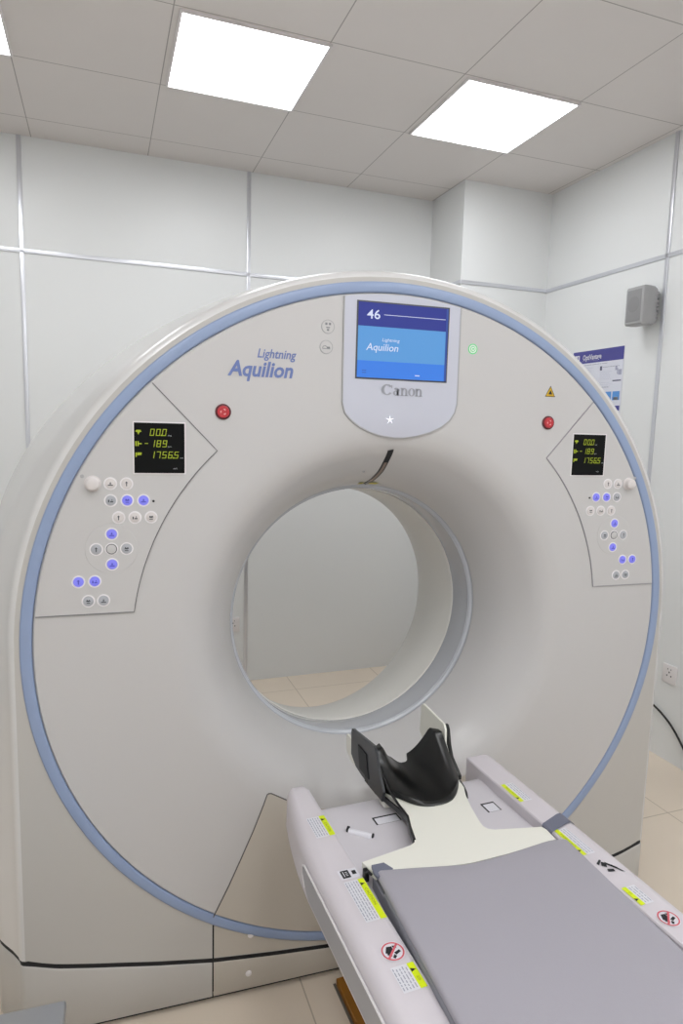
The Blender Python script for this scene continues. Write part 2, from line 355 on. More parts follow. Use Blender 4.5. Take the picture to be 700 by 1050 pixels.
def control_panel(sg):
    dx = .006
    a0 = 134 if sg < 0 else 46; a1 = 172.9 if sg < 0 else 7.9
    outer_ = arc(.9352, a0, a1+(.25 if sg < 0 else -.2)*5.4, 20)
    zb = .0935
    outer_ = [p for p in arc(.9352, a0, 174.3 if sg < 0 else 5.7, 22)]
    inner_ = arc(.705, 172.4 if sg < 0 else 7.6, 134 if sg < 0 else 45.2, 20)
    P = outer_+inner_
    cpn = patch(P, 'control_panel', M_cover, .0022)
    mb = MB(); q = [outer_[-1]]+inner_+[outer_[0]]
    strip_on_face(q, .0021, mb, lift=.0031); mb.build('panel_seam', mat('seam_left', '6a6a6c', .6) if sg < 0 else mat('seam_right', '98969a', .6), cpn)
    ys = -.0062; X = lambda x: (x if sg < 0 else -x)+dx+(0 if sg < 0 else .0)
    # display with bezel and readings
    x0, x1 = (-.694, -.572) if sg < 0 else (.587, .703); z0, z1 = .449, .574
    mb = MB()
    mb.box(x0-.003, x1+.003, ys-.0012, ys+.004, z0-.003+HC, z1+.003+HC, 2)
    mb.box(x0, x1, ys-.0022, ys+.003, z0+HC, z1+HC, 0)
    kx = (x1-x0)/.122; pl = lambda a, b: cz(x0+a*kx, ys-.0028, z0+b)
    dw, dh = .0145, .0175
    seg7(mb, '00.0', .037, .093, dw, dh, 1, pl); seg7(mb, '-', .024, .065, dw*.8, dh, 1, pl); seg7(mb, '189', .038, .065, dw, dh, 1, pl)
    seg7(mb, '1756.5', .037, .037, dw, dh, 1, pl)
    for zz, ic in ((.095, 0), (.067, 1), (.040, 2)):
        if ic == 0: mb.add([pl(a, b+zz) for a, b in ((.003, .008), (.006, .012), (.015, .012), (.018, .008), (.013, .006), (.0105, 0), (.008, .006))], [tuple(range(7))], 1)
        elif ic == 1:
            mb.add([pl(a, b+zz) for a, b in ((.003, 0), (.006, 0), (.006, .012), (.003, .012))], [(0, 1, 2, 3)], 1)
            mb.add([pl(a, b+zz) for a, b in ((.008, 0), (.011, 0), (.011, .012), (.008, .012))], [(0, 1, 2, 3)], 1)
            mb.add([pl(a, b+zz) for a, b in ((.011, .0045), (.018, .0045), (.018, .0075), (.011, .0075))], [(0, 1, 2, 3)], 1)
        else:
            mb.add([pl(a, b+zz) for a, b in ((.003, 0), (.006, 0), (.006, .011), (.003, .011))], [(0, 1, 2, 3)], 1)
            mb.add([pl(a, b+zz) for a, b in ((.007, .004), (.017, .005), (.018, .011), (.007, .011))], [(0, 1, 2, 3)], 1)
    text_mb(mb, 'deg', 3, lambda a, b: pl(.081+a, .093+b), .009, .0035); text_mb(mb, 'mm', 3, lambda a, b: pl(.081+a, .065+b), .009, .0025)
    text_mb(mb, 'mm', 3, lambda a, b: pl(.111+a, .037+b), .008, .0025); text_mb(mb, 'sec', 3, lambda a, b: pl(.094+a, .010+b), .010, .003)
    mb.build('display', [M_glass, M_seg, M_white, mat('unit_print', 'a8aab0', .5)], cpn)
    for i, (x, z, k) in enumerate(BT):
        mt = {'w': M_wbtn, 'g': M_gbtn, 'b': M_bbtn, 'c': M_cover}[k]; x = X(x); mb = MB(); R = .0142
        mb.disc(x, z+HC, [(R+.0022, .001), (R+.0018, -.0014), (R-.0008, -.0016), (R-.0008, -.0002)], 1, y=ys)
        mb.disc(x, z+HC, [(R-.0016, .0005), (R-.0022, -.0022), (R-.004, -.003)], 0, y=ys)
        if k == 'c': mb.disc(x, z+HC, [(R-.0012, 0), (R-.0014, -.0012), (R-.0028, -.0012), (R-.0028, 0)], 2, y=ys-.0015)
        if k != 'c': glyph(mb, x, z, ys-.0036, k, i)
        mb.build('push_button', [mt, M_ring, {'w': M_dgrey, 'g': M_dgrey, 'b': mat('glyph_blue', '4a4cc0', .5)}.get(k, M_dgrey)], cpn)
    x = X(-.798); mb = MB(); mb.disc(x, .422+HC, [(.020, .001), (.0195, -.002), (.0165, -.003), (.0160, -.012), (.0150, -.0165), (.012, -.0185), (.004, -.019)], y=ys, n=32)
    mb.build('knob', M_wbtn, cpn)
    MB().disc(X(-.757), .258+HC, [(.0640, .001), (.062, -.0006)], y=ys, n=48).build('button_dish', M_cover, cpn)
    MB().disc(X(-.655), .378+HC, [(.0034, .001), (.003, -.0006)], y=ys, n=14).build('sensor_hole', M_dark, cpn)
    MB().disc(X(-.822), .440+HC, [(.005, .001), (.0045, -.0006)], y=ys, n=14).build('indicator', M_grey, cpn)
    return cpn
c1 = control_panel(-1); c2 = control_panel(1)

# screen panel
sp_pts = [(-.158, .9215), (-.156, .642), (-.148, .615), (-.131, .597), (-.107, .580), (-.075, .565), (-.04, .555), (.0, .550), (.03, .550), (.065, .5555), (.105, .567), (.14, .583), (.165, .602), (.181, .625), (.187, .65), (.186, .9165)]
sp_pts += [(.935*math.sin(a/40), .935*math.cos(a/40)) for a in (6.6, 4, 2, 0, -2, -4, -6)]
SP = patch(sp_pts, 'screen_panel', M_scrp, .003, cell=.025)
mb = MB(); strip_on_face(sp_pts[:16], .0035, mb, lift=.0038); mb.build('panel_seam', M_grey, SP)
ys = -.007
mb = MB(); x0, x1, z0, z1 = -.118, .1465, .712, .910
mb.box(x0-.004, x1+.004, ys-.0012, ys+.004, z0-.004+HC, z1+.004+HC, 6)
def rect(a0, b0, a1, b1, mi, d): mb.add([cz(a, ys-d, b) for a, b in ((a0, b0), (a1, b0), (a1, b1), (a0, b1))], [(0, 1, 2, 3)], mi)
mb.box(x0, x1, ys-.0018, ys+.003, z0+HC, z1+HC, 6)
rect(x0, .848, x1, z1, 0, .0022); rect(x0, .757, x1, .848, 1, .0022); rect(x0, z0, x1, .757, 2, .0022)
rect(-.045, .8795, .138, .8810, 3, .0028); rect(x1-.006, z0, x1, z1, 5, .0026)
text_mb(mb, '46', 3, lambda a, b: cz(-.094+a, ys-.0030, .868+b), .038, .024, bold=.01)
text_mb(mb, 'Aquilion', 4, lambda a, b: cz(-.094+a, ys-.0030, .785+b), .092, .0185, shear=.18, bold=.004)
text_mb(mb, 'Lightning', 4, lambda a, b: cz(-.048+a, ys-.0030, .810+b), .050, .0085, shear=.18)
rect(-.104, .724, -.092, .7255, 5, .003); rect(-.104, .730, -.092, .7315, 5, .003); rect(.052, .722, .066, .7245, 4, .003)
mb.build('touch_screen', [M_s1, M_s2, M_s3, M_sw, M_sw, M_sg, M_dgrey], SP)
# maker lettering under the screen, with serifs and thick / thin strokes
mb = MB(); cw = .121; cx0 = -.045; cz0 = .667
def letter_ring(x, w_, h_, thick, thin, a0=0, a1=360, zb=0):
    n = 40; rows = [[], []]
    for k in range(n+1):
        a = math.radians(a0+(a1-a0)*k/n); c, s_ = math.cos(a), math.sin(a)
        rows[0].append(cz(x+w_/2+w_/2*c, ys-.0012, cz0+zb+h_/2+h_/2*s_))
        rows[1].append(cz(x+w_/2+(w_/2-thick)*c, ys-.0012, cz0+zb+h_/2+(h_/2-thin)*s_))
    mb.grid(rows)
def lr(a0, b0, a1, b1): mb.add([cz(a, ys-.0012, cz0+b) for a, b in ((a0, b0), (a1, b0), (a1, b1), (a0, b1))], [(0, 1, 2, 3)])
letter_ring(cx0, .034, .030, .0085, .003, 38, 325); lr(cx0+.029, .019, cx0+.0315, .028)
xh = .021
letter_ring(cx0+.034, .017, .013, .006, .002); lr(cx0+.046, 0, cx0+.0525, .0165); letter_ring(cx0+.035, .0175, .017, .0062, .003, 0, 150, .0042); lr(cx0+.0525, 0, cx0+.0555, .002)
def en(x):
    lr(x+.002, 0, x+.008, xh); lr(x, 0, x+.010, .0018); lr(x, xh-.0018, x+.004, xh)
    letter_ring(x+.003, .0175, .020, .006, .003, 0, 150, .0012); lr(x+.0145, 0, x+.0205, .0115); lr(x+.0125, 0, x+.0225, .0018)
en(cx0+.0565); letter_ring(cx0+.079, .0215, xh+.001, .0065, .0018, 0, 360, -.0005); en(cx0+.100)
mb.build('maker_lettering', M_logo2, SP)
# small lit figure symbol
mb = MB()
for k in range(5):
    a = math.radians(90+72*k); a2 = math.radians(90+72*k+30); a3 = math.radians(90+72*k-30)
    mb.add([cz(-.017+rr*math.cos(t), ys-.0014, .600+rr*math.sin(t)) for rr, t in ((.0015, a3), (.014, a), (.0035, a2), (0, a))], [(0, 1, 2, 3)])
mb.build('status_symbol', M_gls, SP)
# product lettering on the face
mb = MB(); text_mb(mb, 'Aquilion', 0, lambda a, b: cz(-.464+a, -.0052, .701+b), .168, .0385, shear=.2, bold=.028)
text_mb(mb, 'Lightning', 0, lambda a, b: cz(-.388+a, -.0052, .749+b), .100, .0225, shear=.2, bold=.016)
mb.build('lettering', M_logo, G)
# round touch icons
for i, (x, z) in enumerate(((-.2005, .839), (-.204, .786))):
    mb = MB(); mb.disc(x, z+HC, [(.0185, .001), (.018, -.0008), (.0168, -.0008), (.0166, -.0003)], 1, y=-.0045); mb.disc(x, z+HC, [(.0166, .0004), (.016, -.0005)], 0, y=-.0045)
    def q(pts): mb.add([cz(x+a, -.0054, z+b) for a, b in pts], [tuple(range(len(pts)))], 2)
    if i == 0:
        for e in (-.005, .005): q([(e-.003, .004), (e+.003, .004), (e+.003, .010), (e-.003, .010)])
        q([(-.006, -.001), (.006, -.001), (.004, -.004), (-.004, -.004)]); q([(-.003, -.006), (.003, -.006), (.003, -.011), (-.003, -.011)])
    else:
        for k in range(8):
            a = PI*k/8; a_ = PI*(k+1)/8; q([(-.004+.007*math.cos(a), -.003+.007*math.sin(a)), (-.004+.007*math.cos(a_), -.003+.007*math.sin(a_)), (-.004+.0055*math.cos(a_), -.003+.0055*math.sin(a_)), (-.004+.0055*math.cos(a), -.003+.0055*math.sin(a))])
        q([(-.011, -.005), (.011, -.005), (.011, -.0035), (-.011, -.0035)]); q([(.002, -.003), (.010, -.003), (.010, .001), (.002, .001)])
    mb.build('touch_icon', [M_cover, M_grey, mat('icon_grey', '7c7e82', .5)], G)
# emergency stops, warning triangle, green lamp
for x, z in ((-.475, .607), (.494, .606)):
    mb = MB(); mb.disc(x, z+HC, [(.0205, .001), (.020, -.003), (.0165, -.004), (.0165, -.001)], 1, y=-.004, n=36)
    mb.disc(x, z+HC, [(.0155, .001), (.0155, -.006), (.0145, -.008), (.010, -.0085), (.009, -.007)], 0, y=-.004, n=36)
    for k in range(3):
        a = 2*PI*k/3+.4; mb.add([cz(x+rr*math.cos(t), -.0125, z+rr*math.sin(t)) for rr, t in ((.006, a), (.0085, a+.5), (.0085, a+1), (.006, a+1.2))], [(0, 1, 2, 3)], 2)
    tag(mb.build('emergency_button', [M_red, mat('dark_red_ring', '5d2028', .4), mat('pale_red', 'e8a0a0', .5)], G), 'round red emergency button')
mb = MB()
def tri(mb, cx, cz_, s, d, mi, y=-.004): mb.add([cz(cx+a*s, y-d, cz_+b*s) for a, b in ((-.58, -.45), (.58, -.45), (0, .6))], [(0, 1, 2)], mi)
tri(mb, .495, .697, .031, .0008, 1); tri(mb, .495, .6965, .026, .0012, 0); tri(mb, .495, .6955, .012, .0016, 1)
mb.build('warning_triangle', [M_yel2, M_ink], G)
mb = MB(); mb.disc(.230, .807+HC, [(.0150, .001), (.0145, -.001), (.0125, -.001), (.0125, -.0003)], 1, y=-.004); mb.disc(.230, .807+HC, [(.0118, .0005), (.0115, -.0008)], 0, y=-.004)
mb.disc(.230, .807+HC, [(.0085, .0), (.0082, -.0014)], 1, y=-.004); mb.disc(.230, .807+HC, [(.0060, .0), (.0058, -.002)], 0, y=-.004); mb.disc(.230, .807+HC, [(.0028, .0), (.0026, -.003)], 1, y=-.004)
mb.build('ready_lamp', [M_ring, M_grn], G)
# wedge-shaped lower cover
hl = [(-.3425, -.459), (-.347, -.461), (-.350, -.468), (-.357, -.488), (-.386, -.563), (-.422, -.646), (-.454, -.718), (-.493, -.797)]
wl = [(-.29, -.487), (-.335, -.460)]+hl
top = [(x, z) for x, z in wl]; mir = [(-x, z) for x, z in reversed(wl)]
a0 = math.degrees(math.atan2(-.797, -.493)); bot = arc(.9362, a0, -180-a0, 40)
bot = [p for p in arc(.9362, 360+a0, 540-(360+a0)+0, 40)]
mid = [(x, -.487-.075*(1-(x/.29)**2)) for x in (.2, .1, 0, -.1, -.2)]
patch(top+bot[1:-1]+mir+mid, 'lower_front_cover', M_beige, .0018)
groove(wl+[(-.497, -.806)], 'cover_seam'); groove([(-x, z) for x, z in wl]+[(.497, -.806)], 'cover_seam')

# outer body
SEAM = [(0, -.976), (.16, -.971), (.323, -.957), (.409, -.948), (.498, -.938), (.653, -.911), (.756, -.890), (.811, -.879), (.903, -.859), (.955, -.842), (.975, -.833)]
def seamz(x):
    x = abs(x)
    for (a, za), (b, zb) in zip(SEAM, SEAM[1:]):
        if x <= b: return za+(zb-za)*(x-a)/(b-a)
    return -.833
ZS2 = -.833
BP = [(.970, .004), (.9705, 0), (.982, 0), (.990, .003), (.997, .010), (1.0015, .022), (1.005, .05), (1.0085, .08), (1.0108, .10), (1.013, .12), (1.025, .2), (1.040, .3), (1.062, .5), (1.082, .7), (1.094, .84), (1.090, .872), (1.074, .892), (1.045, .90)]
def widen(y):                                # the body spreads sideways towards the back
    P = [(0, 0), (.022, .0), (.05, .015), (.08, .036), (.10, .048), (.12, .055), (.2, .061), (.3, .067), (.84, .10), (2, .10)]
    for (a, ea), (b, eb) in zip(P, P[1:]):
        if y <= b: return ea+(eb-ea)*(max(0, y)-a)/(b-a)
def Rf(y):
    for (Ra, a), (Rb, b) in zip(BP[2:], BP[3:]):
        if y <= b: return Ra+(Rb-Ra)*(max(y, 0)-a)/(b-a)
def outline(R, zb, na=72, ns=14, y=0):
    e = widen(y); f = lambda a: R+e*abs(math.cos(a))**5
    P = [(R+e, zb+(0-zb)*k/ns) for k in range(ns)]
    P += [(f(PI*k/na)*math.cos(PI*k/na), f(PI*k/na)*math.sin(PI*k/na)) for k in range(na+1)]
    P += [(-R-e, zb*(k+1)/ns) for k in range(ns)]
    return P
rows = [[cz(x, y, z) for x, z in outline(R, ZS2, y=y)] for R, y in BP[2:]]
mb = MB(); mb.grid(rows)
# flat front frame between outline and ring, and rear cover
def frame_poly(outer_pts, hole_r, y, mb, mi=0, clip=None):
    hp = [(hole_r*math.cos(2*PI*k/NA), hole_r*math.sin(2*PI*k/NA)) for k in range(NA)]
    P = [Vector(p) for p in outer_pts]+[Vector(p) for p in hp]; n = len(outer_pts)
    vs, es, fs, ov, oe, of = geometry.delaunay_2d_cdt(P, [], [list(range(n)), list(range(n, n+NA))], 1, 1e-6)
    out = []
    for f in fs:
        c = sum((vs[i] for i in f), Vector((0, 0)))/len(f)
        if c.length > hole_r*.9995: out.append(f)
    mb.add([cz(v.x, y, v.y) for v in vs], out, mi)
oz = outline(.982, ZS2)
bl = [(-.975+k*(1.95)/60, seamz(-.975+k*1.95/60)) for k in range(61)]
side_front = oz[1:-1]      # right side up over the arc to left side
x_s = .497
outerL = [p for p in oz]+bl
mb.build('body_shell', M_shell, G, sharp=40)
mb = MB(); frame_poly(outerL, .970, 0, mb); mb.build('front_frame', M_frame, G, sharp=40)
rb = MB(); frame_poly(outline(1.045, ZS2, y=.9), .63, .90, rb); rb.build('rear_cover', M_cover, G)
# centre panel of the body under the ring: beige between the two vertical seams
cpts = [(x_s*s_/10, seamz(x_s*s_/10)+.004) for s_ in range(-10, 11)]
aa = math.degrees(math.asin(.497/.9715))
cpts += [p for p in arc(.9715, -90+aa, -90-aa, 24)]
patch(cpts, 'centre_panel', M_beige, .0012, y=0, cell=0)
for s_ in (-1, 1): mb = MB(); mb.box(s_*x_s-.0022, s_*x_s+.0022, -.0016, .001, seamz(x_s)+HC, -.834+HC); mb.build('panel_gap', M_dark, G)
# dark box stands in for the shade behind the gaps
mb = MB(); mb.box(-.96, .96, .03, .86, .03, .30); mb.build('gap_shade_box', M_dark, G)
rows = []
mb = MB(); sx = [-.98+1.96*k/40 for k in range(41)]
YS_ = [0, .003, .010, .022, .05, .08, .10, .12, .2, .3, .5, .7, .84, .872]
half = [(x, 0) for x in (0, .1, .2, .3, .4, .5, .6, .7, .8, .86, .9, .93, .95, .97)]+[(Rf(y)+widen(y), y) for y in YS_]
full = [(-x, y) for x, y in reversed(half)]+half[1:]
def inset_path(P, d):
    out = []
    for i, (x, y) in enumerate(P):
        a = P[max(0, i-1)]; b = P[min(len(P)-1, i+1)]; tx, ty = b[0]-a[0], b[1]-a[1]; L = math.hypot(tx, ty)
        out.append((x-ty/L*d, y+tx/L*d))
    return out
ip = inset_path(full, .0025); tz = [seamz(x) if y <= 0 else ZS2 for x, y in full]
mb.grid([[cz(x, y, z+.012) for (x, y), z in zip(ip, tz)], [cz(x, y, z-.022) for (x, y), z in zip(ip, tz)]])
mb.build('seam_shade_strip', M_dark, G)  # dark strip painted in for the shade inside the seam
# plinth: three pieces
def plinth(x0, x1, name, mt, sideL=False, sideR=False):
    mb = MB(); n = 24; xs_ = [x0+(x1-x0)*k/n for k in range(n+1)]; zb = -1.062; g = .013
    top = lambda x: seamz(x)-g
    path = [(x, 0) for x in xs_ if abs(x) < .972]
    side = [(Rf(y)+widen(y), y) for y in YS_]
    if sideR: path = path+side
    if sideL: path = [(-x, y) for x, y in reversed(side)]+path
    def I(d): return inset_path(path, d)
    tops = [(top(x) if y <= 0 else ZS2-g) for x, y in path]; rows = []
    for d, f in ((.010, lambda t: t-.0015), (.005, lambda t: t), (.0015, lambda t: t-.003), (0, lambda t: t-.008), (0, lambda t: zb+.004), (.003, lambda t: zb), (.05, lambda t: zb)):
        rows.append([cz(x, y, f(t)) for (x, y), t in zip(I(d), tops)])
    mb.grid(rows); return mb.build(name, mt, G, sharp=50)
plinth(-.98, -.4995, 'plinth_cover', M_frame, sideL=True); plinth(-.4955, .4955, 'plinth_cover', M_beige); plinth(.4995, .98, 'plinth_cover', M_frame, sideR=True)
mb = MB(); mb.box(-.985, .985, .02, .86, 0, .05); mb.build('foot', M_dark, G)
for x, z in ((-.39, -.888), (-.395, -1.01), (.39, -.888), (.395, -1.01)):
    mb = MB(); mb.disc(x, z+HC, [(.009, .001), (.0085, -.002), (.006, -.0032), (.002, -.0036)], y=-.001, n=20); mb.build('screw_cap', M_white, G)
mb = MB(); mb.box(-.150, -.144, 0, .006, -.005, 0)

# ------------------------------------------------------------------ PATIENT COUCH (turned PS against the scanner)
PS = math.radians(4.0)
T0 = empty('patient_couch', (0, 0, 0), PS, 'white patient couch with raised side rails leading up to the scanner bore', 'patient table')
def rail(sec, y0, y1, name, mt, parent, r=.02, taper=0):
    """section [(x, z)] swept along y with softened ends"""
    rows = []; cx = sum(a for a, _ in sec)/len(sec); cz_ = sum(b for _, b in sec)/len(sec)
    def ring(y, k):
        sh = taper*max(0, (y+.42)/.32)**1.6
        return [cz(cx+(a-cx)*k+(sh*min(1, max(0, (-.30-a)/.07)) if taper else 0), y, cz_+(b-cz_)*k) for a, b in sec]
    for t in (0, .2, .4, .6, .8, 1): rows.append(ring(y1-r*(1-math.cos(t*PI/2)), .80+.20*math.sin(t*PI/2)))
    for yy in (-.16, -.2, -.24, -.28, -.32, -.36, -.42, -.6): rows.append(ring(yy, 1))
    rows.append(ring((y0+y1)/2, 1)); rows.append(ring(y0, 1))
    return MB().grid(rows, 0, closed=True, cap=True).build(name, mt, parent, sharp=38)
ZR = -.36; YE = -2.35
def arcp(cx, cz_, r, a0, a1, n=6): return [(cx+r*math.cos(math.radians(a0+(a1-a0)*k/n)), cz_+r*math.sin(math.radians(a0+(a1-a0)*k/n))) for k in range(n+1)]
secL = [(-.284, -.43)]+arcp(-.291, ZR-.007, .007, 0, 90, 4)+arcp(-.338, ZR-.034, .034, 90, 175, 8)+[(-.3735, -.44)]+arcp(-.362, -.455, .012, 180, 270, 4)+[(-.34, -.475), (-.29, -.475)]
rail(secL, YE, -.122, 'side_rail', M_couch, T0, r=.035, taper=.042)
secR = [(.200, -.43)]+list(reversed([(.200+.0, ZR-.003)]))+[(.203, ZR)]+list(reversed(arcp(.258, ZR-.034, .034, 5, 90, 8)))+[(.2935, -.44)]+list(reversed(arcp(.282, -.455, .012, 270, 360, 4)))+[(.26, -.475), (.21, -.475)]
rail(secR, YE, -.130, 'side_rail', M_couch, T0, r=.022)
# lip line of the inner rail edge
MB().box(-.2865, -.2825, -2.3, -.15, -.390+HC, -.362+HC, bev=.001).build('rail_lip', M_deck, T0)
# inset panel on the outer side of the rail
def inset(side):
    x = -.3725 if side < 0 else .2925
    pts = [(-.405, -.385), (-.425, -.450), (-2.2, -.459), (-2.2, -.385)]
    P = [(-.395, -.392)]+[(-.386, -.400), (-.388, -.415), (-.405, -.436), (-.43, -.450), (-2.2, -.450), (-2.2, -.392)]
    mb = MB(); mb.prism([(a, b) for a, b in P], 0, -.003, 0, place=lambda a, b, d: cz(x+side*(-d), a, b))
    o_ = mb.build('inset_panel', M_cgrey, T0)
    q = MB(); q.tube([cz(x+side*.002, a, b) for a, b in [(-2.2, -.3905), (-.397, -.3905), (-.384, -.398), (-.3865, -.416), (-.404, -.4375)]], .0026, n=6); q.build('inset_edge', M_white, o_)
    return o_
inset(-1); inset(1)
# deck between the rails, with recesses
mb = MB(); zd = -.388
ysd = [-.19, -.195, -.205, -.22, -.26, -.5, -1, -2.3]; zsd = [-.42, -.40, -.391, zd, zd, zd, zd, zd]
mb.grid([[cz(x, y, z) for x in (-.282, -.1, .05, .2)] for y, z in zip(ysd, zsd)])
mb.grid([[cz(x, -.19, z) for x in (-.282, .2)] for z in (-.42, -.60)])
mb.build('deck', M_deck, T0)
mb = MB(); mb.box(-.29, .21, -2.3, -.22, -.60+HC, -.40+HC, bev=.01); mb.build('couch_frame', M_couch, T0)
def pocket(cx, cy, w_, l_, name='recess'):
    mb = MB(); z = zd+.0005
    mb.add([cz(cx+a, cy+b, z) for a, b in ((-w_, -l_), (w_, -l_), (w_, l_), (-w_, l_))], [(0, 1, 2, 3)], 0)
    mb.add([cz(cx+a, cy+b, z+.0006) for a, b in ((-w_+.004, -l_), (w_-.004, -l_), (w_-.004, l_-.006), (-w_+.004, l_-.006))], [(0, 1, 2, 3)], 1)
    mb.build(name, [M_dark, M_lbl], T0)
pocket(-.128, -.300, .034, .016); pocket(.150, -.340, .020, .020)
mb = MB(); mb.tube([cz(-.235, -.315, zd-.001), cz(-.192, -.355, zd-.001)], .0085, 0, n=14)
mb.tube([cz(-.2385, -.3118, zd+.004), cz(-.235, -.315, zd+.004)], .0075, 1, n=12); mb.tube([cz(-.192, -.355, zd+.004), cz(-.1895, -.3573, zd+.004)], .0055, 1, n=12)
mb.build('hinge_pin', [M_lbl, M_blackm], T0)
mb = MB(); mb.box(-.02, .16, -2.1, -1.1, .0, .50, bev=.02); mb.box(-.02, .20, -2.2, -1.0, 0, .09, bev=.015); mb.build('pedestal', M_couch, T0)
# slate cap gripping the rail, and a black clip
mb = MB(); sec = [(.196, -.392), (.196, ZR+.001), (.200, ZR+.0035), (.256, ZR+.0035), (.272, ZR-.000), (.285, ZR-.010), (.294, ZR-.03)]
rows = [[cz(a+(.0 if a > .21 else 0), y+dy*(.6+a-.2), b) for a, b in sec] for y, dy in ((-.437, 0), (-.500, -.0))]
rows = [[cz(a, y0_+kk*(a-.196), b) for a, b in sec] for y0_, kk in ((-.484, .36), (-.520, .30))]
mb.grid(rows); mb.build('rail_cap', M_slate, T0)
mb = MB(); mb.box(-.281, -.270, -.516, -.500, -.372+HC, -.347+HC, bev=.003); mb.tube([cz(-.273, -.508, -.350), cz(-.270, -.523, -.350)], .003); mb.build('clip', M_black, T0)
# sliding tabletop under the mattress  (runs straight with the scanner)
mb = MB()
def slab(mb, x0, x1, y0, y1, z0, z1, r, mi=0):
    sec = arcp(x1-r, z1-r, r, 0, 90, 5)+arcp(x0+r, z1-r, r, 90, 180, 5)+[(x0, z0), (x1, z0)]
    rows = [[cz(a, y, b) for a, b in sec] for y in (y0, y1)]
    mb.grid(rows, mi, closed=True, cap=True)
TT = MB(); RI = Matrix.Rotation(-PS, 4, 'Z')
slab(TT, -.2275, .224, -2.25, -.60, -.386, -.3475, .006)
slab(TT, -.2275, .224, -.602, -.535, -.386, -.3586, .002)
TT.build('tabletop', mat('tabletop_grey', '85868e', .45), T0, M=RI)

# warning labels on the rails; (x', y') on the rail top
def lab_place(ox, oy, flip=1):
    # local a runs away from the reader along +y', b across the rail
    return lambda a, b, d=0: cz(ox+b, oy+a, ZR+.0008+d)
def caution(x0, x1, y0, y1, yx0, yx1, lines=5, tri_end=1, word='CAUTION', parent=T0):
    mb = MB(); z = ZR
    def r_(a0, b0, a1, b1, mi, d): mb.add([cz(a, b, z+d) for a, b in ((a0, b0), (a1, b0), (a1, b1), (a0, b1))], [(0, 1, 2, 3)], mi)
    r_(min(x0, yx0), y0, max(x1, yx1), y1, 0, .0008)
    r_(yx0, y0, yx1, y1, 1, .0012)
    wx = yx1-yx0; cxm = (yx0+yx1)/2
    if tri_end > 0: b = y1-.016; s_ = -1
    else: b = y0+.016; s_ = 1
    t = wx*.42
    mb.add([cz(cxm-t, b-t*.8, z+.0016), cz(cxm-t, b+t*.8, z+.0016), cz(cxm+t*.8, b, z+.0016)], [(0, 1, 2)], 2)
    L = (y1-y0)-.045
    if tri_end > 0: text_mb(mb, word, 3, lambda a, c: cz(cxm-wx*.22+c, y1-.030-a, z+.0016), min(L, .05), wx*.42)
    else: text_mb(mb, word, 3, lambda a, c: cz(cxm+wx*.22-c, y0+.030+a, z+.0016), min(L, .05), wx*.42)
    n = lines; X0, X1 = x0, x1
    for k in range(n):
        xx = X0+(X1-X0)*(k+.5)/n; y = y0+.004
        while y < y1-.006:
            l = random.uniform(.004, .012); l = min(l, y1-.004-y); r_(xx-.0011, y, xx+.0011, y+l, 4, .0012); y += l+.0022
    mb.build('warning_label', [M_lbl, M_yel, M_ink, mat('yellow_print', '8a9420', .6), M_txt], parent)
XL = -.011   # the rail top is a little lower than the plane the marks were read in
caution(-.332, -.302, -.357, -.277, -.3005, -.2865, 5)
caution(-.329, -.300, -.633, -.515, -.2985, -.2855, 5)
caution(-.333, -.303, -.800, -.745, -.3015, -.2885, 5)
caution(.222, .243, -.385, -.300, .2065, .2185, 3, tri_end=-1)
caution(.222, .243, -.610, -.512, .2075, .2195, 3, tri_end=-1)
caution(.222, .243, -.775, -.722, .2085, .2205, 3, tri_end=-1)
def no_sign(cx, cy, R, parent=T0):
    mb = MB(); z = ZR+.0008; n = 36
    mb.add([cz(cx+R*1.08*math.cos(2*PI*k/n), cy+R*1.08*math.sin(2*PI*k/n), z) for k in range(n)], [tuple(range(n))], 0)
    rows = [[cz(cx+q*math.cos(2*PI*k/n), cy+q*math.sin(2*PI*k/n), z+.0008) for k in range(n)] for q in (R*.86, R)]; mb.grid(rows, 1, closed=True)
    for pts in (((-.68, .0), (-.35, .62), (.12, .55), (.1, .2), (-.3, -.2)), ((.15, .62), (.55, .48), (.45, .25), (.2, .3)), ((-.6, -.2), (-.3, -.5), (-.2, -.35), (-.5, -.05)), ((.05, -.15), (.6, .05), (.68, -.2), (.15, -.42)), ((-.25, -.6), (0, -.3), (.15, -.55), (-.1, -.78))):
        mb.add([cz(cx+a*R, cy+b*R, z+.0005) for a, b in pts], [tuple(range(len(pts)))], 2)
    t = R*.07
    mb.add([cz(cx+a, cy+b, z+.0010) for a, b in ((-.62*R-t, -.62*R+t), (-.62*R+t, -.62*R-t), (.62*R+t, .62*R-t), (.62*R-t, .62*R+t))], [(0, 1, 2, 3)], 1)
    mb.build('prohibition_sign', [M_lbl, M_redp, M_ink], parent)
no_sign(-.312, -.713, .021); no_sign(.232, -.820, .0205)
mb = MB()
def rz(x0, y0, x1, y1, mi, d): mb.add([cz(a, b, ZR+d) for a, b in ((x0, y0), (x1, y0), (x1, y1), (x0, y1))], [(0, 1, 2, 3)], mi)
rz(-.330, -.508, -.288, -.478, 0, .0008); rz(-.325, -.505, -.307, -.481, 1, .0013); rz(-.301, -.498, -.292, -.486, 1, .0013)
rz(-.321, -.501, -.319, -.485, 0, .0017); rz(-.316, -.499, -.311, -.497, 0, .0017); rz(-.316, -.494, -.311, -.492, 0, .0017); rz(-.316, -.489, -.311, -.487, 0, .0017)
mb.build('pictogram_label', [M_lbl, M_ink], T0)
mb = MB()
